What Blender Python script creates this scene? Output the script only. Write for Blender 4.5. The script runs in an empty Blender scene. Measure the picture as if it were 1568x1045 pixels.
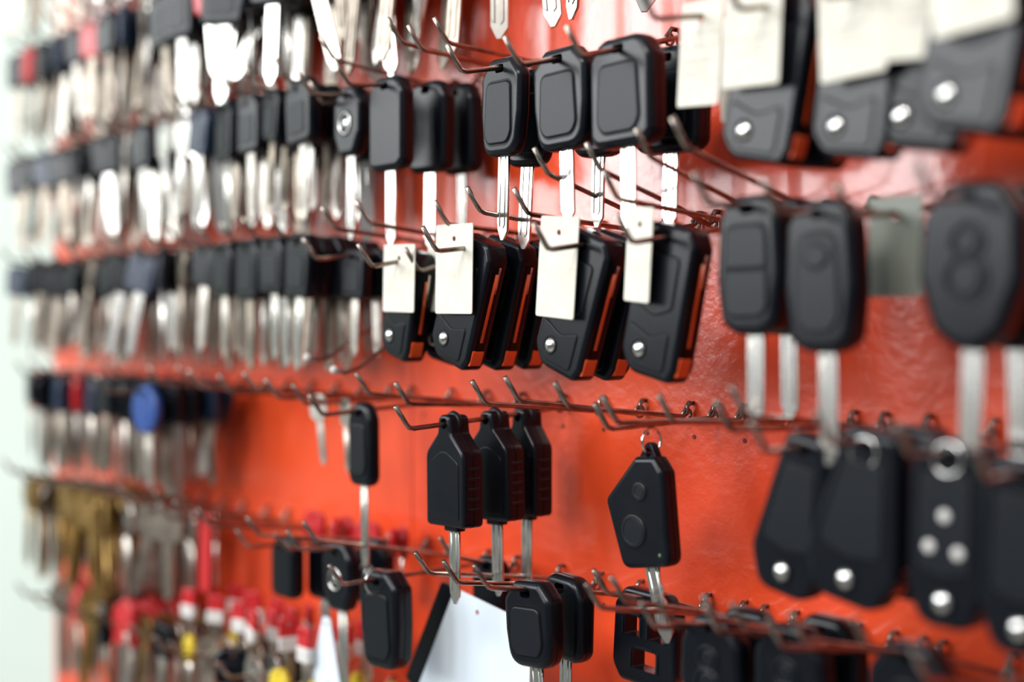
import bpy, math, random
from mathutils import Matrix, Vector
from mathutils.geometry import tessellate_polygon
random.seed(7)
sc = bpy.context.scene
Z0 = 1.5      # eye height; wall coordinates below are relative to it
MM = 0.001

# ------------------------------------------------------------ materials
def newmat(name):
    m = bpy.data.materials.new(name); m.use_nodes = True
    nt = m.node_tree
    return m, nt, nt.nodes['Principled BSDF']
def setin(b, k, v):
    if k in b.inputs: b.inputs[k].default_value = v
def noise_bump(nt, b, scale, strength, dist=0.0005):
    tc = nt.nodes.new('ShaderNodeTexCoord'); n = nt.nodes.new('ShaderNodeTexNoise')
    n.inputs['Scale'].default_value = scale; n.inputs['Detail'].default_value = 3
    nt.links.new(tc.outputs['Object'], n.inputs['Vector'])
    bp = nt.nodes.new('ShaderNodeBump'); bp.inputs['Strength'].default_value = strength
    bp.inputs['Distance'].default_value = dist
    nt.links.new(n.outputs['Fac'], bp.inputs['Height']); nt.links.new(bp.outputs['Normal'], b.inputs['Normal'])
    return tc, n
def vary(nt, b, tc, scale, c1, c2):
    n = nt.nodes.new('ShaderNodeTexNoise'); n.inputs['Scale'].default_value = scale
    n.inputs['Detail'].default_value = 4
    r = nt.nodes.new('ShaderNodeValToRGB')
    r.color_ramp.elements[0].position = .35; r.color_ramp.elements[1].position = .65
    r.color_ramp.elements[0].color = (*c1, 1); r.color_ramp.elements[1].color = (*c2, 1)
    nt.links.new(tc.outputs['Object'], n.inputs['Vector'])
    nt.links.new(n.outputs['Fac'], r.inputs['Fac']); nt.links.new(r.outputs['Color'], b.inputs['Base Color'])
MATS = {}
def mk(name, col, rough=.4, metal=0, bscale=0, bstr=0, col2=None, vscale=40, spec=.5, bdist=.0003, coat=0):
    m, nt, b = newmat(name)
    setin(b, 'Base Color', (*col, 1)); setin(b, 'Roughness', rough); setin(b, 'Metallic', metal)
    setin(b, 'Specular IOR Level', spec)
    if coat: setin(b,'Coat Weight',coat); setin(b,'Coat Roughness',.10)
    tc, n = noise_bump(nt, b, bscale or 200, bstr or .02, bdist)
    if col2: vary(nt, b, tc, vscale, col, col2)
    MATS[name] = m
    return m
mk('black_plastic', (.0030,.0042,.0070), .25, 0, 1500, .08, (.0050,.0065,.0100), 60, .24)
mk('black_rubber', (.0055,.0075,.011), .36, 0, 1800, .10, spec=.22)
mk('groove_black', (.0010,.0010,.0014), .4, spec=.15)
mk('nickel', (.74,.72,.68), .22, 1, 500, .05)
mk('chrome', (.72,.71,.69), .16, 1)
mk('key_steel', (.54,.50,.45), .30, 1, 500, .1, (.70,.66,.60), 70)
mk('dark_steel', (.26,.22,.18), .38, 1, 500, .1, (.40,.35,.29), 70)
mk('brass', (.28,.16,.045), .38, 1, 300, .1, (.44,.29,.11), 60)
mk('hook_wire', (.36,.30,.26), .24, .95, 900, .2, (.17,.14,.12), 90)
mk('tag_paper', (.64,.615,.53), .85, 0, 700, .3, (.70,.68,.60), 120)
mk('white_card', (.66,.74,.82), .6, 0, 300, .2)
mk('grey_tag', (.25,.27,.23), .5, .2, 300, .1)
mk('ink', (.36,.34,.36), .8)
mk('red_plastic', (.50,.015,.02), .35, 0, 300, .1)
mk('orange_block_and_reflection', (.80,.10,.025), .3, 0)  # plastic blocks' own orange; on the flip-key strip, painted-in reflection of the board
mk('blue_plastic', (.015,.06,.25), .35)
mk('navy_plastic', (.010,.022,.050), .35, 0, 800, .1, spec=.4)
mk('yellow_plastic', (.70,.52,.03), .4)
mk('white_plastic', (.62,.60,.58), .4)
mk('led', (.05,.12,.03), .2)
mk('board_red', (.82,.082,.020), .26, 0, 150, .34, (.75,.062,.017), 6, .7, .0012, .65)
mk('hole_dark', (.12,.012,.008), .7)
mk('room_wall', (.50,.56,.50), .8, 0, 60, .1, (.55,.61,.55), 2)
mk('floor_tile', (.30,.29,.27), .5, 0, 20, .1, (.34,.33,.31), 3)

# ------------------------------------------------------------ geometry kit
class Geo:
    def __init__(s): s.v=[]; s.f=[]; s.m=[]; s.s=[]
    def add(s, vs, fs, mat, smooth=True):
        o=len(s.v); s.v.extend(vs)
        for f in fs: s.f.append(tuple(i+o for i in f)); s.m.append(mat); s.s.append(smooth)
    def merge(s, g, M=None, remap=None):
        o=len(s.v)
        if M is None: s.v.extend(g.v)
        else: s.v.extend([tuple(M @ Vector(p)) for p in g.v])
        s.f.extend([tuple(i+o for i in f) for f in g.f])
        s.m.extend([remap.get(m,m) for m in g.m] if remap else g.m); s.s.extend(g.s)
    def obj(s, name, M=None, loc=(0,0,0), rot=None):
        me=bpy.data.meshes.new(name)
        vs = s.v if M is None else [tuple(M @ Vector(p)) for p in s.v]
        me.from_pydata(vs, [], s.f); 
        names=[]
        for m in s.m:
            if m not in names: names.append(m)
        for n in names: me.materials.append(MATS[n])
        me.polygons.foreach_set('material_index',[names.index(m) for m in s.m])
        me.polygons.foreach_set('use_smooth',s.s)
        me.update()
        o=bpy.data.objects.new(name, me); sc.collection.objects.link(o); o.location=loc
        if rot: o.rotation_euler=rot
        return o
def area(p): return .5*sum(p[i][0]*p[(i+1)%len(p)][1]-p[(i+1)%len(p)][0]*p[i][1] for i in range(len(p)))
def ccw(p): return p if area(p)>0 else p[::-1]
def fillet(pts, rad, n=5):
    pts=list(pts)
    if not isinstance(rad,(list,tuple)): rad=[rad]*len(pts)
    if area(pts)<0: pts=pts[::-1]; rad=list(rad)[::-1]
    out=[]; N=len(pts)
    for i in range(N):
        P=Vector(pts[i]); A=Vector(pts[i-1]); B=Vector(pts[(i+1)%N])
        a=(A-P); b=(B-P); la=a.length; lb=b.length; a.normalize(); b.normalize()
        ang=a.angle(b); r=rad[i]
        d=min(r/math.tan(ang/2), la*.48, lb*.48)
        p0=P+a*d; p1=P+b*d
        for k in range(n+1):
            t=k/n
            q=p0*(1-t)**2+P*2*t*(1-t)*.92+p1*t*t + (p0+p1)*.5*(2*t*(1-t)*.08)
            out.append((q.x,q.y))
    return out
def circle(cx,cz,r,n=20,rz=None):
    rz=rz or r
    return [(cx+r*math.cos(2*math.pi*i/n), cz+rz*math.sin(2*math.pi*i/n)) for i in range(n)]
def inset(p, d):
    if d==0: return list(p)
    out=[]; N=len(p)
    for i in range(N):
        a=Vector(p[i])-Vector(p[i-1]); b=Vector(p[(i+1)%N])-Vector(p[i])
        if a.length<1e-9: a=b
        if b.length<1e-9: b=a
        a.normalize(); b.normalize()
        n=Vector((-a.y,a.x))+Vector((-b.y,b.x))
        if n.length<1e-6: n=Vector((-a.y,a.x))
        n.normalize()
        c=max(.5, n.dot(Vector((-a.y,a.x))))
        out.append((p[i][0]+n.x*d/c, p[i][1]+n.y*d/c))
    return out
def slab(G, outer, prof, mat, holes=(), capmat=None):
    outer=ccw(outer); n=len(outer)
    vs=[]; fs=[]
    for ins,y in prof:
        for x,z in inset(outer,ins): vs.append((x,y,z))
    for k in range(len(prof)-1):
        for i in range(n):
            j=(i+1)%n
            fs.append((k*n+i,(k+1)*n+i,(k+1)*n+j,k*n+j))
    G.add(vs,fs,mat,True)
    holes=[ccw(h) for h in holes]
    for h in holes:
        m=len(h); y0=prof[0][1]; y1=prof[-1][1]
        hv=[(x,y0,z) for x,z in h]+[(x,y1,z) for x,z in h]
        G.add(hv,[(i,(i+1)%m,m+(i+1)%m,m+i) for i in range(m)],mat,True)
    for ins,y,front in ((prof[0][0],prof[0][1],True),(prof[-1][0],prof[-1][1],False)):
        ring=[Vector((x,z,0)) for x,z in inset(outer,ins)]
        loops=[ring]+[[Vector((x,z,0)) for x,z in h] for h in holes]
        flat=[p for l in loops for p in l]
        if not holes:
            tri=[tuple(range(n))] 
        else:
            tri=tessellate_polygon(loops)
        ff=[]
        for t in tri:
            ar=area([(flat[i].x,flat[i].y) for i in t])
            if (ar>0)!=front: t=tuple(reversed(t))
            ff.append(t)
        G.add([(p.x,y,p.y) for p in flat],ff,capmat or mat,False)
def prof(t,b,n=4,yc=0):
    r=[]
    for k in range(n+1):
        a=math.pi/2*k/n; r.append((b*(1-math.sin(a)), yc-t/2+b*(1-math.cos(a))))
    for k in range(n+1):
        a=math.pi/2*(n-k)/n; r.append((b*(1-math.sin(a)), yc+t/2-b*(1-math.cos(a))))
    return r
def pad(G, outline, yf, h, b, mat, base=.6):
    slab(G, outline, [(b,yf-h),(b*.4,yf-h+b*.15),(0,yf-h+b*.6),(0,yf+base)], mat)
def dome(G, cx,cz,r,yf,h,mat,n=20):
    o=circle(cx,cz,r,n)
    pr=[]
    for k in range(6):
        a=math.pi/2*k/5
        pr.append((r*(1-max(.08,math.sin(a))), yf-h*math.cos(a)))
    pr.append((0,yf+.5))
    slab(G,o,pr,mat)
def tube(G, path, r, mat, n=7, side=Vector((1,0,0))):
    vs=[];fs=[]; N=len(path)
    P=[Vector(p) for p in path]
    for i in range(N):
        t=(P[min(i+1,N-1)]-P[max(i-1,0)]).normalized()
        s=side-t*side.dot(t)
        if s.length<1e-4: s=Vector((0,1,0))
        s.normalize(); u=t.cross(s)
        for k in range(n):
            a=2*math.pi*k/n; q=P[i]+s*math.cos(a)*r+u*math.sin(a)*r
            vs.append(tuple(q))
    for i in range(N-1):
        for k in range(n):
            l=(k+1)%n
            fs.append((i*n+k,i*n+l,(i+1)*n+l,(i+1)*n+k))
    fs.append(tuple(range(n))[::-1]); fs.append(tuple((N-1)*n+k for k in range(n)))
    G.add(vs,fs,mat,True)
def torus(G,c,R,r,axis,mat,n=22,m=7):
    ax={'x':(Vector((0,1,0)),Vector((0,0,1)),Vector((1,0,0))),'y':(Vector((1,0,0)),Vector((0,0,1)),Vector((0,1,0))),'z':(Vector((1,0,0)),Vector((0,1,0)),Vector((0,0,1)))}[axis]
    vs=[];fs=[];c=Vector(c)
    for i in range(n):
        a=2*math.pi*i/n; d=ax[0]*math.cos(a)+ax[1]*math.sin(a)
        for k in range(m):
            b=2*math.pi*k/m
            vs.append(tuple(c+d*(R+r*math.cos(b))+ax[2]*r*math.sin(b)))
    for i in range(n):
        for k in range(m):
            fs.append((i*m+k,((i+1)%n)*m+k,((i+1)%n)*m+(k+1)%m,i*m+(k+1)%m))
    G.add(vs,fs,mat,True)
def T(x=0,y=0,z=0,ry=0,rz=0,s=1):
    return Matrix.Translation((x,y,z))@Matrix.Rotation(rz,4,'Z')@Matrix.Rotation(ry,4,'Y')@Matrix.Scale(s,4)

# all key parts are modelled in millimetres, hanging hole at the origin
def blade(w,L,mat='nickel',t=2.4,cuts=False):
    g=Geo()
    pts=[(-w/2,4),(-w/2,-L+w*.7),(-w*.15,-L),(w*.1,-L),(w/2,-L+w*.55)]
    if cuts:
        z=-L+w*.7
        k=0
        while z<-7:
            pts.append((w/2-(1.6 if k%2 else .2)-(k%3)*.35,z)); z+=3.2; k+=1
    pts.append((w/2,4))
    slab(g,pts,prof(t*.6,.2,1),mat)
    slab(g,[(-w/2+.2,4),(-w/2+.2,-L+w),(-w*.22,-L+w*.8),(-w*.22,4)],prof(t,.3,1),mat)
    slab(g,[(w*.1,4),(w*.1,-L+w*.7),(w*.28,-L+w*.9),(w*.28,4)],prof(t,.3,1),mat)
    return g
def fob(w=38,h=51,t=11,padded=True,bl=40,bw=9,style=0,mat='black_plastic'):
    g=Geo()
    hb=6-h
    if style==0:    # rounded trapezoid with narrow shoulders
        o=fillet([(-w*.27,6),(-w*.5,-3),(-w*.5,-h*.45),(-w*.42,hb),(w*.42,hb),(w*.5,-h*.45),(w*.5,-3),(w*.27,6)],[4,6,20,10,10,20,6,4])
    elif style==1:  # rounded slab
        o=fillet([(-w*.33,6),(-w*.5,-4),(-w*.5,hb+4),(-w*.36,hb),(w*.36,hb),(w*.5,hb+4),(w*.5,-4),(w*.33,6)],[9,8,9,7,7,9,8,9])
    else:           # slim egg
        o=fillet([(-w*.30,6),(-w*.46,-4),(-w*.5,-h*.5),(-w*.42,hb+3),(-w*.2,hb-1),(w*.2,hb-1),(w*.42,hb+3),(w*.5,-h*.5),(w*.46,-4),(w*.30,6)],[9,9,30,9,9,9,9,30,9,9])
    slab(g,o,prof(t,3.6,6),mat,[fillet([(-3.8,2.2),(-3.8,-2.2),(3.8,-2.2),(3.8,2.2)],1.5,3)])
    yf=-t/2
    slab(g,inset(ccw(o),-.12),[(.1,-.35),(0,-.3),(0,.3),(.1,.35)],'groove_black')
    if padded:
        pr=([4,8,6,6,8,4])
        po=fillet([(-w*.30,-7),(-w*.34,hb+12),(-w*.25,hb+6.5),(w*.25,hb+6.5),(w*.34,hb+12),(w*.30,-7)],pr)
        pad(g,inset(ccw(po),-1.0),yf,.12,.1,'groove_black')
        if style==2:
            zm=(-7+hb+8)/2
            pad(g,fillet([(-w*.30,-7),(-w*.32,zm+.4),(w*.32,zm+.4),(w*.30,-7)],[6,1.5,1.5,6]),yf,1.0,.8,'black_rubber')
            pad(g,fillet([(-w*.32,zm-.6),(-w*.32,hb+10),(-w*.22,hb+6.5),(w*.22,hb+6.5),(w*.32,hb+10),(w*.32,zm-.6)],[1.5,6,5,5,6,1.5]),yf,1.0,.8,'black_rubber')
        else:
            pad(g,po,yf,1.0,.9,'black_rubber')
    if bl: g.merge(blade(bw,bl), Matrix.Translation((0,0,hb)))
    return g
def single_button_fob(w=35,h=60,t=13,bl=46):
    # slim egg shell with an outlined keypad and one button near its top
    g=Geo(); hb=6-h
    o=fillet([(-w*.30,6),(-w*.46,-4),(-w*.5,-h*.5),(-w*.42,hb+3),(-w*.2,hb-1),(w*.2,hb-1),(w*.42,hb+3),(w*.5,-h*.5),(w*.46,-4),(w*.30,6)],[9,9,30,9,9,9,9,30,9,9])
    slab(g,o,prof(t,3.8,6),'black_plastic',[circle(0,0,2.6,12)])
    slab(g,inset(ccw(o),-.12),[(.1,-.35),(0,-.3),(0,.3),(.1,.35)],'groove_black')
    yf=-t/2
    po=fillet([(-w*.26,-8),(-w*.3,hb+14),(-w*.18,hb+7),(w*.18,hb+7),(w*.3,hb+14),(w*.26,-8)],[6,8,6,6,8,6])
    pad(g,inset(ccw(po),-1.0),yf,.12,.1,'groove_black'); pad(g,po,yf,.8,.7,'black_rubber')
    b=circle(0,-17,6,22,5)
    pad(g,inset(ccw(b),-.7),yf-.8,.1,.08,'groove_black'); pad(g,b,yf-.8,.9,.8,'black_rubber')
    g.merge(blade(9,bl),Matrix.Translation((0,0,hb)))
    return g
def badge_key():
    g=Geo(); w=32;h=43;t=10
    o=fillet([(-8,6),(-16,-4),(-16,-24),(-9,-37),(9,-37),(16,-24),(16,-4),(8,6)],[5,7,9,6,6,9,7,5])
    slab(g,o,prof(t,3,4),'black_plastic',[circle(0,0,2.6,12)])
    pad(g,circle(0,-17,8.6,24),-t/2,.2,.1,'groove_black')
    torus(g,(0,-t/2-.4,-17),6.6,.7,'y','chrome')
    dome(g,0,-17,3.2,-t/2,1.0,'chrome')
    g.merge(blade(9.5,52),Matrix.Translation((0,0,-37)))
    return g
def trio_key(w=34,bl=43,cut=False):
    g=Geo(); t=14
    o=fillet([(-5,6),(-6,-4),(-w/2,-15),(-w/2,-55),(w/2,-55),(w/2,-15),(6,-4),(5,6)],[4,4,8,3,3,8,4,4])
    slab(g,o,prof(t,1.8,4),'black_plastic',[circle(0,1,2.8,14)])
    slab(g,inset(ccw(o),-.15),[(.1,-.4),(0,-.3),(0,.3),(.1,.4)],'groove_black')
    torus(g,(0,0,1),5.0,2.0,'y','black_rubber')
    po=fillet([(-w*.38,-20),(-w*.38,-51),(w*.38,-51),(w*.38,-20),(0,-13)],[5,2,2,5,8])
    pad(g,inset(ccw(po),-.4),-t/2,.05,.03,'groove_black'); pad(g,po,-t/2,.35,.3,'black_plastic')
    for k in range(5):
        z=-22-k*5.5
        slab(g,[(w/2-1,z),(w/2-1,z-2.2),(w/2+.5,z-2),(w/2+.5,z-.2)],[(0,-4),(0,4)],'black_rubber')
    slab(g,fillet([(-6,-53),(-6,-58),(6,-58),(6,-53)],1),prof(6,.8,2),'black_plastic')
    g.merge(blade(8.5,bl,cuts=cut),Matrix.Translation((0,0,-55)))
    return g
def kite_fob():
    g=Geo(); t=11
    o=fillet([(-7,0),(-28,-23),(-15,-57),(17,-52),(12,-6),(6,1)],[3,5,6,6,4,3],6)
    slab(g,o,prof(t,2.6,5),'black_plastic')
    slab(g,inset(ccw(o),-.12),[(.1,-.4),(0,-.3),(0,.3),(.1,.4)],'groove_black')
    lo=fillet([(-7.5,-2),(7.5,-3),(1.5,7.5),(-1.5,7.5)],[1,1,2.5,2.5],4)
    slab(g,lo,prof(5,.8,2),'black_plastic',[circle(0,2.6,2.2,12)])
    for cx,cz,r in ((-3,-17,5),(-7,-37,8.6)):
        pad(g,circle(cx,cz,r+.9,28),-t/2,.12,.1,'groove_black')
        pad(g,circle(cx,cz,r,28),-t/2,.8,.9,'black_rubber')
        torus(g,(cx,-t/2-.7,cz),r-2,.35,'y','black_rubber')
    dome(g,11,-47,1.1,-t/2,.6,'led',10)
    g.merge(blade(10,38,cuts=True),Matrix.Translation((1,0,-54))@Matrix.Rotation(math.radians(-16),4,'Y'))
    return g
def frame_shell():
    g=Geo(); t=9
    o=fillet([(-14,6),(-21,-3),(-22,-34),(-16,-42),(16,-42),(22,-34),(21,-3),(14,6)],[5,5,8,5,5,8,5,5])
    H=[fillet([(-13,-8),(-13,-18),(-3,-18),(-3,-8)],1,2),fillet([(4,-8),(4,-18),(14,-18),(14,-8)],1,2),
       fillet([(-7,-24),(-7,-34),(9,-34),(9,-24)],1,2),circle(0,0,2.6,12)]
    slab(g,o,prof(t,2,4),'black_plastic',H)
    for h in H[:3]:
        cx=sum(p[0] for p in h)/len(h); cz=sum(p[1] for p in h)/len(h)
        for sx in (-1,1):
            xe=cx+sx*(max(p[0] for p in h)-cx+1.2)
            slab(g,[(xe-.5,cz+5),(xe-.5,cz-5),(xe+.5,cz-5),(xe+.5,cz+5)],[(0,-t/2-.6),(0,-t/2+.3)],'black_rubber')
        zt=max(p[1] for p in h)+1.2
        slab(g,[(cx-6,zt-.5),(cx-6,zt+.5),(cx+6,zt+.5),(cx+6,zt-.5)],[(0,-t/2-.6),(0,-t/2+.3)],'black_rubber')
    return g
def oval_fob():
    g=Geo(); t=13
    o=fillet([(-10,7),(-20,-6),(-21,-28),(-14,-48),(-4,-54),(4,-54),(14,-48),(21,-28),(20,-6),(10,7)],[8,10,14,12,8,8,12,14,10,8],5)
    slab(g,o,prof(t,4,5),'black_plastic',[circle(0,1.2,2.4,12)])
    for cz,r in ((-15,6.5),(-28,8)):
        torus(g,(0,-t/2,cz),r,1.1,'y','black_rubber')
        pad(g,circle(0,cz,r-2,20),-t/2,.8,.8,'black_rubber')
    g.merge(blade(9,46),Matrix.Translation((0,0,-53)))
    return g
def flip_key(h=72,w=36,t=14):
    g=Geo(); b=6-h
    o=fillet([(-w*.36,6),(-w*.5,-4),(-w*.5,b+9),(-w*.3,b),(w*.42,b),(w*.5,b+7),(w*.5,-2),(w*.36,6)],[5,6,9,10,4,4,5,5])
    slab(g,o,prof(t,2.4,4),'black_plastic',[circle(0,0,2.6,12)])
    yf=-t/2
    p1=fillet([(-w*.36,-8),(-w*.36,b+34),(0,b+29),(w*.3,b+34),(w*.3,-8)],[3,3,9,3,3])
    pad(g,inset(ccw(p1),-.6),yf,.1,.08,'groove_black'); pad(g,p1,yf,.7,.6,'black_rubber')
    p2=fillet([(-w*.40,b+24),(-w*.40,b+9),(-w*.2,b+4),(w*.32,b+4),(w*.32,b+24),(0,b+19)],[2,8,6,3,2,9])
    pad(g,inset(ccw(p2),-.5),yf,.1,.08,'groove_black'); pad(g,p2,yf,.6,.5,'black_plastic')
    torus(g,(-w*.15,yf-.5,b+12),4.4,.6,'y','groove_black')
    dome(g,-w*.15,b+12,3.8,yf-.5,1.8,'chrome')
    x=w*.5
    slab(g,fillet([(x-2,-4),(x-2,b+12),(x+.5,b+12),(x+.5,-4)],.3,2),[(0,-2.6),(0,2.6)],'groove_black')
    slab(g,[(x-1,-9),(x-1,b+18),(x+.9,b+18),(x+.9,-9)],[(0,-1.0),(0,.6)],'orange_block_and_reflection')  # folded blade strip, coloured orange to paint the red board's reflection in it
    slab(g,[(x-1,-5),(x-1,-20),(x+1.3,-20),(x+1.3,-5)],[(0,.3),(0,1.4)],'key_steel')
    slab(g,fillet([(x-3,b+13),(x-3,b+3),(x+.3,b+4.5),(x+.8,b+13)],.6,2),[(0,-4.5),(0,3)],'orange_block_and_reflection')
    torus(g,(0,0,1.5),4.6,1.1,'y','black_plastic')
    return g
def taper_key(h=68,wt=20,wb=38,t=13,buttons=False):
    g=Geo(); b=6-h
    o=fillet([(-wt/2,6),(-wt/2-3,-8),(-wb/2,b+16),(-wb*.32,b),(wb*.32,b),(wb/2,b+16),(wt/2+3,-8),(wt/2,6)],[5,12,12,9,9,12,12,5],6)
    slab(g,o,prof(t,3.2,5),'black_plastic',[circle(0,0,2.6,12)])
    yf=-t/2
    p1=fillet([(-wt*.36,-7),(-wb*.33,b+22),(0,b+19),(wb*.33,b+22),(wt*.36,-7)],[3,3,9,3,3])
    pad(g,inset(ccw(p1),-.5),yf,.1,.08,'groove_black'); pad(g,p1,yf,.6,.5,'black_rubber')
    if buttons:
        for cx,cz in ((0,-22),(-6,-34),(6,-35)):
            dome(g,cx,cz,2.5,yf-.4,1,'white_plastic',14)
    torus(g,(0,yf-.3,b+10),4.2,.6,'y','groove_black')
    dome(g,0,b+10,3.6,yf-.2,1.8,'chrome')
    x=wb/2-1
    slab(g,fillet([(x-4,b+22),(x-6,b+6),(x-2,b+9),(x+.6,b+20)],.8,2),[(0,-1),(0,5.2)],'orange_block_and_reflection')
    return g
def tag(w=30,h=46,mat='tag_paper',writing=True,seed=0):
    g=Geo()
    slab(g,fillet([(-w/2,8),(-w/2,8-h),(w/2,8-h),(w/2,8)],1.2,2),prof(.6,.1,1),mat,[circle(0,0,1.5,12)])
    if writing:
        r=random.Random(seed)
        for k in range(4):
            z=8-14-k*6; x=-w*.36
            while x<w*.3:
                l=r.uniform(1.2,4); dz=r.uniform(-.6,.6)
                slab(g,[(x,z),(x,z-.35),(x+l,z+dz-.35),(x+l,z+dz)],[(0,-.42),(0,-.25)],'ink')
                x+=l+r.uniform(.6,1.6)
    return g
def small_key(style):
    g=Geo()
    if style in('blk','navy','redh'):
        m={'blk':'black_plastic','navy':'navy_plastic','redh':'red_plastic'}[style]
        slab(g,fillet([(-9,5),(-14,-2),(-13,-24),(13,-24),(14,-2),(9,5)],[3,4,4,4,4,3],3),prof(7,1.8,2),m,[circle(0,0,2.4,8)])
        pad(g,fillet([(-8,-6),(-8,-19),(8,-19),(8,-6)],2,2),-3.5,.6,.4,m)
        g.merge(blade(9,46,'key_steel'),Matrix.Translation((0,0,-24)))
    elif style=='big':
        slab(g,fillet([(-11,6),(-17,-3),(-16,-33),(16,-33),(17,-3),(11,6)],[4,5,4,4,5,4],3),prof(9,2.2,3),'black_plastic',[circle(0,0,2.6,8)])
        pad(g,fillet([(-10,-8),(-10,-27),(10,-27),(10,-8)],2,2),-4.5,.6,.4,'black_rubber')
        g.merge(blade(9.5,46,'key_steel'),Matrix.Translation((0,0,-33)))
    elif style in('sil','brs','slim'):
        m='brass' if style=='brs' else 'key_steel'
        if style=='slim':
            o=fillet([(-8,5),(-9,-14),(9,-14),(8,5)],3,3); hb=-14
        else:
            o=fillet([(-7,5),(-13,-3),(-12,-16),(-5,-21),(5,-21),(12,-16),(13,-3),(7,5)],4,3); hb=-20
        slab(g,o,prof(2.4,.4,1),m,[circle(0,0,2.6,8)])
        pad(g,circle(0,hb/2-1,4,10),-1.2,.3,.2,m)
        g.merge(blade(9,60 if style=='slim' else 44,m),Matrix.Translation((0,0,hb)))
    elif style in('round','roundred'):
        m='blue_plastic' if style=='round' else 'red_plastic'
        slab(g,circle(0,-12,17,20),prof(6,1.8,2),m,[circle(0,0,2.4,8)])
        pad(g,circle(0,-14,9,16),-3,.6,.4,m)
        g.merge(blade(9,40,'key_steel'),Matrix.Translation((0,0,-28)))
    elif style=='redtag':
        slab(g,fillet([(-8,4),(-8,-20),(8,-20),(8,4)],3,3),prof(5,1.2,2),'red_plastic',[circle(0,0,2.2,8)])
        slab(g,fillet([(-8.5,-10),(-8.5,-22),(8.5,-22),(8.5,-10)],2,3),prof(6,1.2,2),'white_plastic')
        g.merge(blade(8,26,'dark_steel'),Matrix.Translation((0,0,-21)))
    elif style=='redstrip':
        slab(g,fillet([(-9,5),(-9,-62),(9,-62),(9,5)],2,3),prof(3,.8,2),'red_plastic',[circle(0,0,2.2,8)])
    elif style=='yel':
        slab(g,circle(0,-9,11,14),prof(5,1.5,2),'yellow_plastic',[circle(0,0,2.2,8)])
        g.merge(blade(8,30,'key_steel'),Matrix.Translation((0,0,-19)))
    return g
SM={k:small_key(k) for k in('blk','navy','redh','big','sil','brs','slim','round','roundred','redtag','redstrip','yel')}

# ------------------------------------------------------------ room + board
def box(G,x0,x1,y0,y1,z0,z1,mat,b=0):
    vs=[(x,y,z) for x in(x0,x1) for y in(y0,y1) for z in(z0,z1)]
    G.add(vs,[(0,1,3,2),(4,6,7,5),(0,4,5,1),(2,3,7,6),(0,2,6,4),(1,5,7,3)],mat,False)
g=Geo(); box(g,-4.2,1.5,.021,.12,0,2.9,'room_wall'); g.obj('wall_back')
g=Geo(); box(g,-4.3,-4.2,-4,.12,0,2.9,'room_wall'); g.obj('wall_left')
g=Geo(); box(g,-4.3,1.5,-4,.12,-.1,0,'floor_tile'); g.obj('floor')

ROWS=[.355,.255,.155,.055,-.045,-.145,-.245,-.345,-.445]
PITCH=.0345
grid=[-.410-PITCH*k for k in range(-9,27)]
board=Geo()
box(board,-1.37,-.7345,0,.02,Z0-.75,Z0+.55,'board_red')
box(board,-.7335,.35,0,.02,Z0-.75,Z0+.55,'board_red')
for rz in ROWS:
    for X in grid:
        slab(board,circle(X,Z0+rz-.011,.0013,8),[(0,-.0003),(0,.001)],'hole_dark')
board.obj('wall_display_panel')

# ------------------------------------------------------------ named keys
CUSTOM={}   # row -> list of (X,d,z)
def put(name,geo,row,X,d,z,yaw=0,roll=0,s=1,hook=True):
    geo.obj(name,Matrix.Scale(MM*s,4),(X,-d,Z0+z),(0,math.radians(roll),math.radians(yaw)))
    if hook: CUSTOM.setdefault(row,[]).append((X,d,z))
R2,R3,R4,R5=2,3,4,5
cf='car_key_fob'
# row 2
put('badged_car_key',badge_key(),R2,-.700,.070,.146,-4,1)
put('badged_car_key',badge_key(),R2,-.716,.052,.146,58,-2)
put(cf,fob(34,56,11,False,45,9,1),R2,-.658,.070,.146,2,0)
put(cf,fob(34,56,11,False,45,9,1),R2,-.658,.040,.147,6,1,hook=False)
put(cf,fob(34,56,11,False,45,9,1),R2,-.658,.017,.148,-3,-1,hook=False)
put(cf,fob(36,52,9,True,44,9,0),R2,-.541,.078,.138,-5,2)
put(cf,fob(36,52,9,True,44,9,0),R2,-.541,.060,.134,4,4,hook=False)
put(cf,fob(38,51,11,True,36,9,0),R2,-.493,.080,.135,2,-2)
put(cf,fob(38,51,11,True,36,9,0),R2,-.493,.055,.134,-3,2,hook=False)
put(cf,fob(41,52,13,True,42,9,1),R2,-.449,.080,.133,0,-1)
put(cf,fob(41,52,13,True,36,9,1),R2,-.449,.048,.133,4,2,hook=False)
fk='flip_car_key'; tg='paper_price_tag'
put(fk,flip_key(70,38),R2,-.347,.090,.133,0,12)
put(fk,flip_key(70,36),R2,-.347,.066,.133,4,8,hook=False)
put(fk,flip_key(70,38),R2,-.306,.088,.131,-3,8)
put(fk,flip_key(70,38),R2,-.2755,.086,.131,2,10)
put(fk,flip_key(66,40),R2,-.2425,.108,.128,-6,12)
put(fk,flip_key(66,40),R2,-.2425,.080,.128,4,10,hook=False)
put(tg,tag(25,46,seed=1),R2,-.395,.088,.137,-2,4)
put(tg,tag(26,46,seed=6),R2,-.391,.070,.133,-6,-6,hook=False)
put(tg,tag(30,46,seed=2),R2,-.3535,.103,.138,0,3,hook=False)
put(tg,tag(30,46,seed=3),R2,-.308,.101,.135,0,-2,hook=False)
put(tg,tag(25,46,seed=4),R2,-.2790,.099,.138,8,3,hook=False)
put(tg,tag(32,46,seed=5),R2,-.2475,.119,.140,-5,-3,hook=False)
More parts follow.
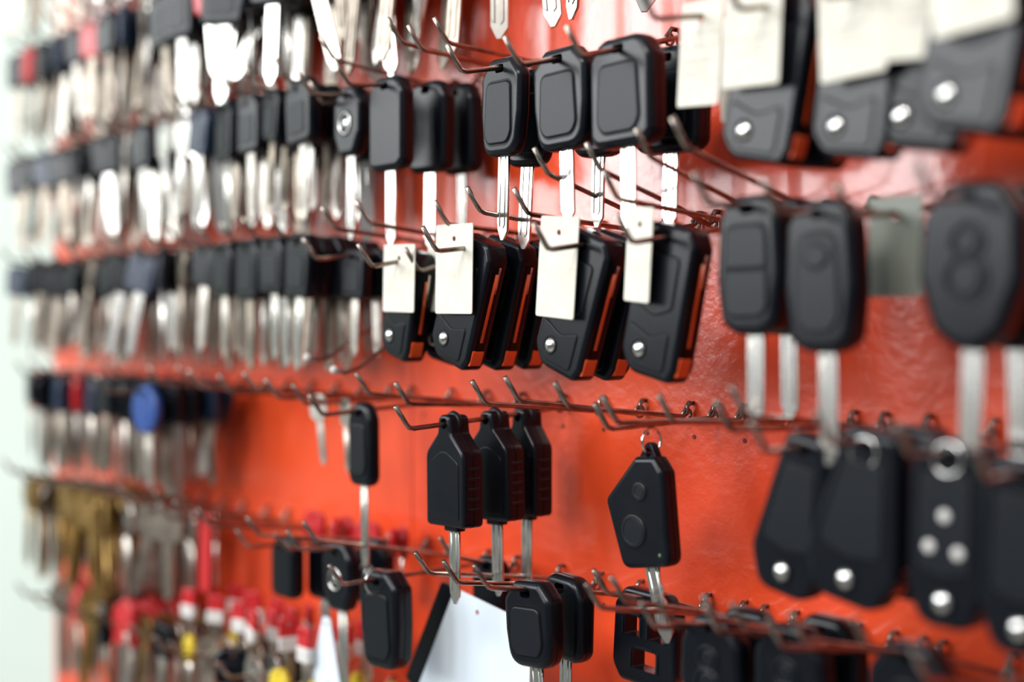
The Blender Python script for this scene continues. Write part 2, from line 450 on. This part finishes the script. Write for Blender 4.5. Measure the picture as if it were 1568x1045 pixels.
# row 3
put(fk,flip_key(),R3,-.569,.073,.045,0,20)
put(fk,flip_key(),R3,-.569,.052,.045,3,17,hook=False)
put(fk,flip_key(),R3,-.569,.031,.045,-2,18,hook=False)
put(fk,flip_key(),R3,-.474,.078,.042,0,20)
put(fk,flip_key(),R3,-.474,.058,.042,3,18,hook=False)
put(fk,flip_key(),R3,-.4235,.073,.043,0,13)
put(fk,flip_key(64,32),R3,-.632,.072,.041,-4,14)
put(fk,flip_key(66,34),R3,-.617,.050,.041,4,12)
put(tg,tag(33,49,writing=False),R3,-.578,.084,.0505,0,1,hook=False)
put(tg,tag(28,50,writing=False),R3,-.487,.089,.0485,0,5,hook=False)
put(tg,tag(20,44,writing=False),R3,-.4355,.085,.0495,-10,5,hook=False)
put(tg,tag(31,39,writing=False),R3,-.630,.084,.0420,0,2,hook=False)
put(tg,tag(31,39,writing=False),R3,-.6110,.066,.0425,0,0,hook=False)
put('small_car_key',SM['big'],R3,-.711,.060,.047,0,2,.8)
put('small_car_key',SM['big'],R3,-.711,.046,.047,5,-3,.8,hook=False)
put(cf,fob(35,58,13,True,38,9,2),R3,-.3668,.085,.0515,0,0)
put(cf,fob(35,58,13,True,38,9,2),R3,-.3668,.064,.0515,3,-1,hook=False)
put(cf,single_button_fob(),R3,-.327,.090,.0465,0,-1)
put('metal_key_tag',tag(25,41,'grey_tag',False),R3,-.3155,.060,.047,0,0)
put('oval_car_key_fob',oval_fob(),R3,-.2604,.090,.047,0,2)
put('oval_car_key_fob',oval_fob(),R3,-.2604,.066,.047,-4,-2,hook=False)
# row 4
put('slim_car_key',fob(25,51,9,True,50,7,1),R4,-.6877,.070,-.050,0,-1)
tk='remote_head_key'
put(tk,trio_key(),R4,-.580,.083,-.0515,0,-1)
put(tk,trio_key(),R4,-.580,.054,-.0505,2,-2,hook=False)
put(tk,trio_key(30),R4,-.580,.030,-.050,-2,0,hook=False)
put('kite_shaped_key_fob',kite_fob(),R4,-.462,.050,-.0625,0,0,hook=False)
CUSTOM.setdefault(R4,[]).append((-.462,.050,-.0475))
tp='tapered_flip_key'
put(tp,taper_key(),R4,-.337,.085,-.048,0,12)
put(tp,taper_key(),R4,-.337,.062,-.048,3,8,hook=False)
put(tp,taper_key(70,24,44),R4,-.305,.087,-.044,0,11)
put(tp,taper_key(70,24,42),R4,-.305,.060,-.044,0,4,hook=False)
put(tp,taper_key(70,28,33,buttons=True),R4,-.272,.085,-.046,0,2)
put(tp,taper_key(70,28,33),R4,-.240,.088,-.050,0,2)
put('silver_key_blank',SM['sil'],R4,-.757,.060,-.045,10,-8,.68)
put('silver_key_blank',SM['sil'],R4,-.732,.055,-.047,-10,-6,.70)
# row 5
put(cf,fob(30,42,11,False,0,9,1),R5,-.796,.060,-.146,0,0)
put(cf,fob(30,42,11,False,34,9,1),R5,-.780,.040,-.147,8,0)
put('badged_car_key',badge_key(),R5,-.7136,.070,-.139,0,-3)
put('badged_car_key',badge_key(),R5,-.7136,.045,-.139,7,4,hook=False)
put(cf,fob(38,57,14,True,0,9,0),R5,-.650,.080,-.147,0,-3)
put(cf,fob(30,34,9,False,30,8,1),R5,-.622,.022,-.141,0,0)
put(cf,fob(36,44,12,True,34,9,0),R5,-.5167,.080,-.134,0,-4)
put(cf,fob(34,44,12,False,34,9,1),R5,-.5167,.056,-.134,-4,2,hook=False)
put('key_shell_frame',frame_shell(),R5,-.4678,.045,-.136,0,2)
put('oval_car_key_fob',oval_fob(),R5,-.3978,.075,-.133,0,0,.86)
put('oval_car_key_fob',oval_fob(),R5,-.3978,.052,-.133,4,2,.86,hook=False)
put('oval_car_key_fob',oval_fob(),R5,-.355,.075,-.130,0,-3,.9)
put('oval_car_key_fob',oval_fob(),R5,-.355,.050,-.130,0,2,.9,hook=False)
put('oval_car_key_fob',oval_fob(),R5,-.2966,.075,-.1275,0,0,.9)
# white card sleeve with black edge, hanging crooked
g=Geo()
slab(g,fillet([(-22,7),(48,-3),(44,-70),(-60,-58)],3,3),prof(1.4,.3,1),'white_card',[circle(0,-4,1.6,12)])
slab(g,fillet([(-34,9),(-21,7),(-59,-60),(-71,-56)],3,3),prof(3,.6,1),'black_plastic')
put('white_card_sleeve',g,R5,-.600,.050,-.158,0,0,hook=False)
g=Geo()
slab(g,fillet([(4,8),(-4,8),(-22,-38),(18,-38)],2,3),prof(1,.2,1),'white_card',[circle(0,3,1.5,10)])
put('white_card_label',g,R5,-.737,.066,-.193,0,0,hook=False)
g=Geo()
for X,d,z,R in((-.462,.050,-.0545,.0065),(-.307,.093,-.047,.006),(-.272,.091,-.047,.006),(-.650,.087,-.147,.007)):
    torus(g,(X,-d,Z0+z),R,.0007,'x' if R>.0062 else 'y','chrome')
g.obj('split_rings')

# ------------------------------------------------------------ masses of keys further along
def bunch(name,row,x0,x1,styles,n,seed,s=1.0,dr=(.018,.078),zoff=0,yaw=20,roll=7,mats=None):
    r=random.Random(seed); G=Geo()
    for X in grid:
        if not(x1<=X<=x0): continue
        st=r.choice(styles); k=r.randint(max(1,n-1),n+1)
        for i in range(k):
            d=dr[0]+(dr[1]-dr[0])*(i+.5)/k
            if r.random()<.35: st=r.choice(styles)
            z=ROWS[row]+zoff+.004*d/.08-.0012
            sc_=s*r.uniform(.88,1.08)
            rm={'key_steel':r.choice(mats or ['key_steel','key_steel','dark_steel','nickel','dark_steel'])} 
            M=T(X+r.uniform(-.001,.001),-d,Z0+z,math.radians(r.gauss(3,roll)),math.radians(r.gauss(0,yaw)),MM*sc_)
            G.merge(SM[st],M,rm)
    G.obj(name)
DK=['dark_steel','dark_steel','key_steel']
BR=['nickel','nickel','key_steel','dark_steel']
bunch('hanging_silver_key_blanks',1,-.44,-.62,['slim'],1,1,1.2,yaw=20,roll=4,mats=BR)
bunch('hanging_silver_key_blanks',1,-.62,-.72,['slim','big','redh'],4,21,1.25,yaw=14,roll=6,mats=BR)
bunch('hanging_car_key_blanks',1,-.72,-1.02,['big','sil','big','redh','navy'],5,2,1.12,roll=10,mats=BR)
bunch('hanging_house_keys',1,-1.02,-1.28,['blk','navy','blk','sil','redh'],5,3,1.15,mats=DK)
bunch('hanging_car_key_blanks',2,-.745,-.88,['big'],6,4,1.03,yaw=6,roll=3)
bunch('hanging_house_keys',2,-.88,-1.12,['blk','navy','sil','blk'],5,5,1.15,roll=10,mats=BR)
bunch('hanging_house_keys',2,-1.12,-1.28,['blk','blk','navy'],5,25,1.12,mats=DK)
bunch('hanging_car_key_blanks',3,-.735,-.87,['big'],6,6,1.0,yaw=6,roll=3)
bunch('hanging_house_keys',3,-.87,-1.12,['blk','navy','blk','sil'],5,7,1.15,roll=10)
bunch('hanging_house_keys',3,-1.12,-1.29,['blk','blk','navy'],5,27,1.12,mats=DK)
bunch('hanging_house_keys',4,-.93,-1.25,['blk','navy','redh','blk','blk'],5,8,1.15,roll=9,mats=DK)
bunch('hanging_brass_keys',5,-1.06,-1.25,['brs','brs','brs','sil'],6,9,1.3,mats=DK)
bunch('hanging_steel_keys',5,-.95,-1.06,['sil','sil'],3,10,1.15)
bunch('hanging_red_tag_keys',6,-.74,-.96,['redtag'],3,11,.9,zoff=.045)
bunch('hanging_steel_keys',6,-.70,-1.10,['sil','brs','sil','yel','blk'],4,12,.95,zoff=.012)
bunch('hanging_mixed_keys',6,-1.02,-1.20,['sil','blk','redh','brs','blk'],5,13,1.25,zoff=.015,mats=DK)
bunch('hanging_mixed_keys',7,-.80,-1.18,['brs','sil','blk','sil'],5,14,1.1)
bunch('hanging_car_key_blanks',0,-.6,-1.28,['big','blk','sil'],4,15,1.1,mats=DK)
bunch('hanging_red_key_heads',5,-.70,-.83,['redh'],1,16,.7,dr=(.012,.03),zoff=.012)
put('blue_round_key',SM['round'],4,-.965,.085,-.047,5,-6,1.1)
put('red_plastic_strip',SM['redstrip'],5,-.925,.055,-.143,0,2,.9)
put('red_round_key',SM['roundred'],6,-1.00,.085,-.215,0,4,.8)

# ------------------------------------------------------------ hooks
H=Geo(); rr=random.Random(3)
def hook(X,zr,L,dz):
    zb=Z0+zr
    P=[(X,0,zb+.007),(X,-.0028,zb+.007),(X,-.0045,zb+.005),(X,-.005,zb+.0015),(X,-.008,zb),
       (X,-L*.35,zb+dz*.33),(X,-L*.7,zb+dz*.7),(X,-L+.003,zb+dz*.98),(X,-L,zb+dz+.0008),(X,-L-.002,zb+dz+.003),(X,-L-.009,zb+dz+.0125)]
    tube(H,P,.00135,'hook_wire',8)
    torus(H,(X,-.0046,zb+.001),.0032,.0009,'x','hook_wire',12,5)
for row,zr in enumerate(ROWS):
    cu=CUSTOM.get(row,[])
    for X,d,z in cu:
        if row==6: continue
        L=d+.030
        zw=z+.0012
        hook(X,zr,L,(zw-zr)/d*L)
    for X in grid:
        if any(abs(X-c[0])<.012 for c in cu): continue
        if row in(2,3,4) and X>-.42 : continue
        if row==2 and X>-.60: continue
        if X<(-1.22 if row>3 else -1.27): continue
        L=.088+rr.uniform(-.004,.006)
        dz=rr.uniform(.002,.010)
        if row==5: dz+=.010; L+=.012
        hook(X+rr.uniform(-.0015,.0015),zr,L,dz)
for X,zr,L,dz in((-.4623,.055,.085,.022),(-.4967,.055,.088,.023),(-.4245,.055,.09,.024),(-.393,.055,.1,.024),
                 (-.603,.155,.088,.002),(-.583,.155,.085,.003),(-.415,-.045,.085,.004),(-.377,-.045,.09,.003),(-.36,-.045,.1,.010),
                 (-.43,-.145,.1,.022),(-.375,-.145,.1,.022),(-.33,-.145,.1,.022)):
    hook(X,zr,L,dz)
H.obj('wire_display_hooks')
for X,ze in((-.721,-.0165),(-.690,-.0235)):
    g=Geo(); zb=Z0+ze
    tube(g,[(X,0,zb+.024),(X,-.03,zb+.022),(X,-.055,zb+.012),(X,-.072,zb+.001),(X,-.082,zb-.002),(X,-.090,zb)],.0014,'hook_wire',8)
    ball=Geo()
    dome(ball,0,0,2.6,0,2.6,'white_plastic',12)
    g.merge(ball,T(X,-.090,zb,0,0,MM)); 
    g.obj('ball_tip_hook')

# ------------------------------------------------------------ light
w=bpy.data.worlds.new('room_daylight'); sc.world=w; w.use_nodes=True
nt=w.node_tree; bg=nt.nodes['Background']
tc=nt.nodes.new('ShaderNodeTexCoord'); sp=nt.nodes.new('ShaderNodeSeparateXYZ'); rp=nt.nodes.new('ShaderNodeValToRGB')
mr=nt.nodes.new('ShaderNodeMapRange'); mr.inputs['From Min'].default_value=-1; mr.inputs['From Max'].default_value=1
nt.links.new(tc.outputs['Generated'],sp.inputs[0]); nt.links.new(sp.outputs['Z'],mr.inputs['Value'])
nt.links.new(mr.outputs['Result'],rp.inputs['Fac']); nt.links.new(rp.outputs['Color'],bg.inputs['Color'])
rp.color_ramp.elements[0].color=(.20,.19,.18,1); rp.color_ramp.elements[0].position=.46
rp.color_ramp.elements[1].color=(.84,.92,1.0,1); rp.color_ramp.elements[1].position=.70
bg.inputs['Strength'].default_value=.66
def arealight(name,loc,target,sx,sy,power,col=(1,1,1)):
    l=bpy.data.lights.new(name,'AREA'); l.shape='RECTANGLE'; l.size=sx; l.size_y=sy; l.energy=power; l.color=col
    o=bpy.data.objects.new(name,l); sc.collection.objects.link(o); o.location=loc
    o.rotation_euler=(Vector(target)-Vector(loc)).to_track_quat('-Z','Y').to_euler()
for X in(-3.15,-2.25,-1.35):
    arealight('window_daylight',(X,-2.5,Z0+.88),(X+1.0,0,Z0+.5),.62,1.25,31,(.97,.99,1))
arealight('far_window_daylight',(-4.0,-1.6,Z0+.9),(-1,0,Z0),1.6,1.1,22,(.97,.99,1))
arealight('ceiling_lamp',(-.2,-1.6,Z0+1.25),(-.5,0,Z0),1.0,.4,28,(1,.96,.9))

# ------------------------------------------------------------ camera
cd=bpy.data.cameras.new('camera'); cam=bpy.data.objects.new('camera',cd); sc.collection.objects.link(cam)
th=math.radians(40)
cam.location=(0,-.528,Z0)
F=Vector((-math.cos(th),math.sin(th),-15/2043))
cam.rotation_euler=F.to_track_quat('-Z','Y').to_euler()
cd.sensor_width=36; cd.lens=36*2043/1568; cd.clip_start=.01
cd.dof.use_dof=True; cd.dof.focus_distance=.70; cd.dof.aperture_fstop=2.5
sc.camera=cam
sc.view_settings.view_transform='Standard'
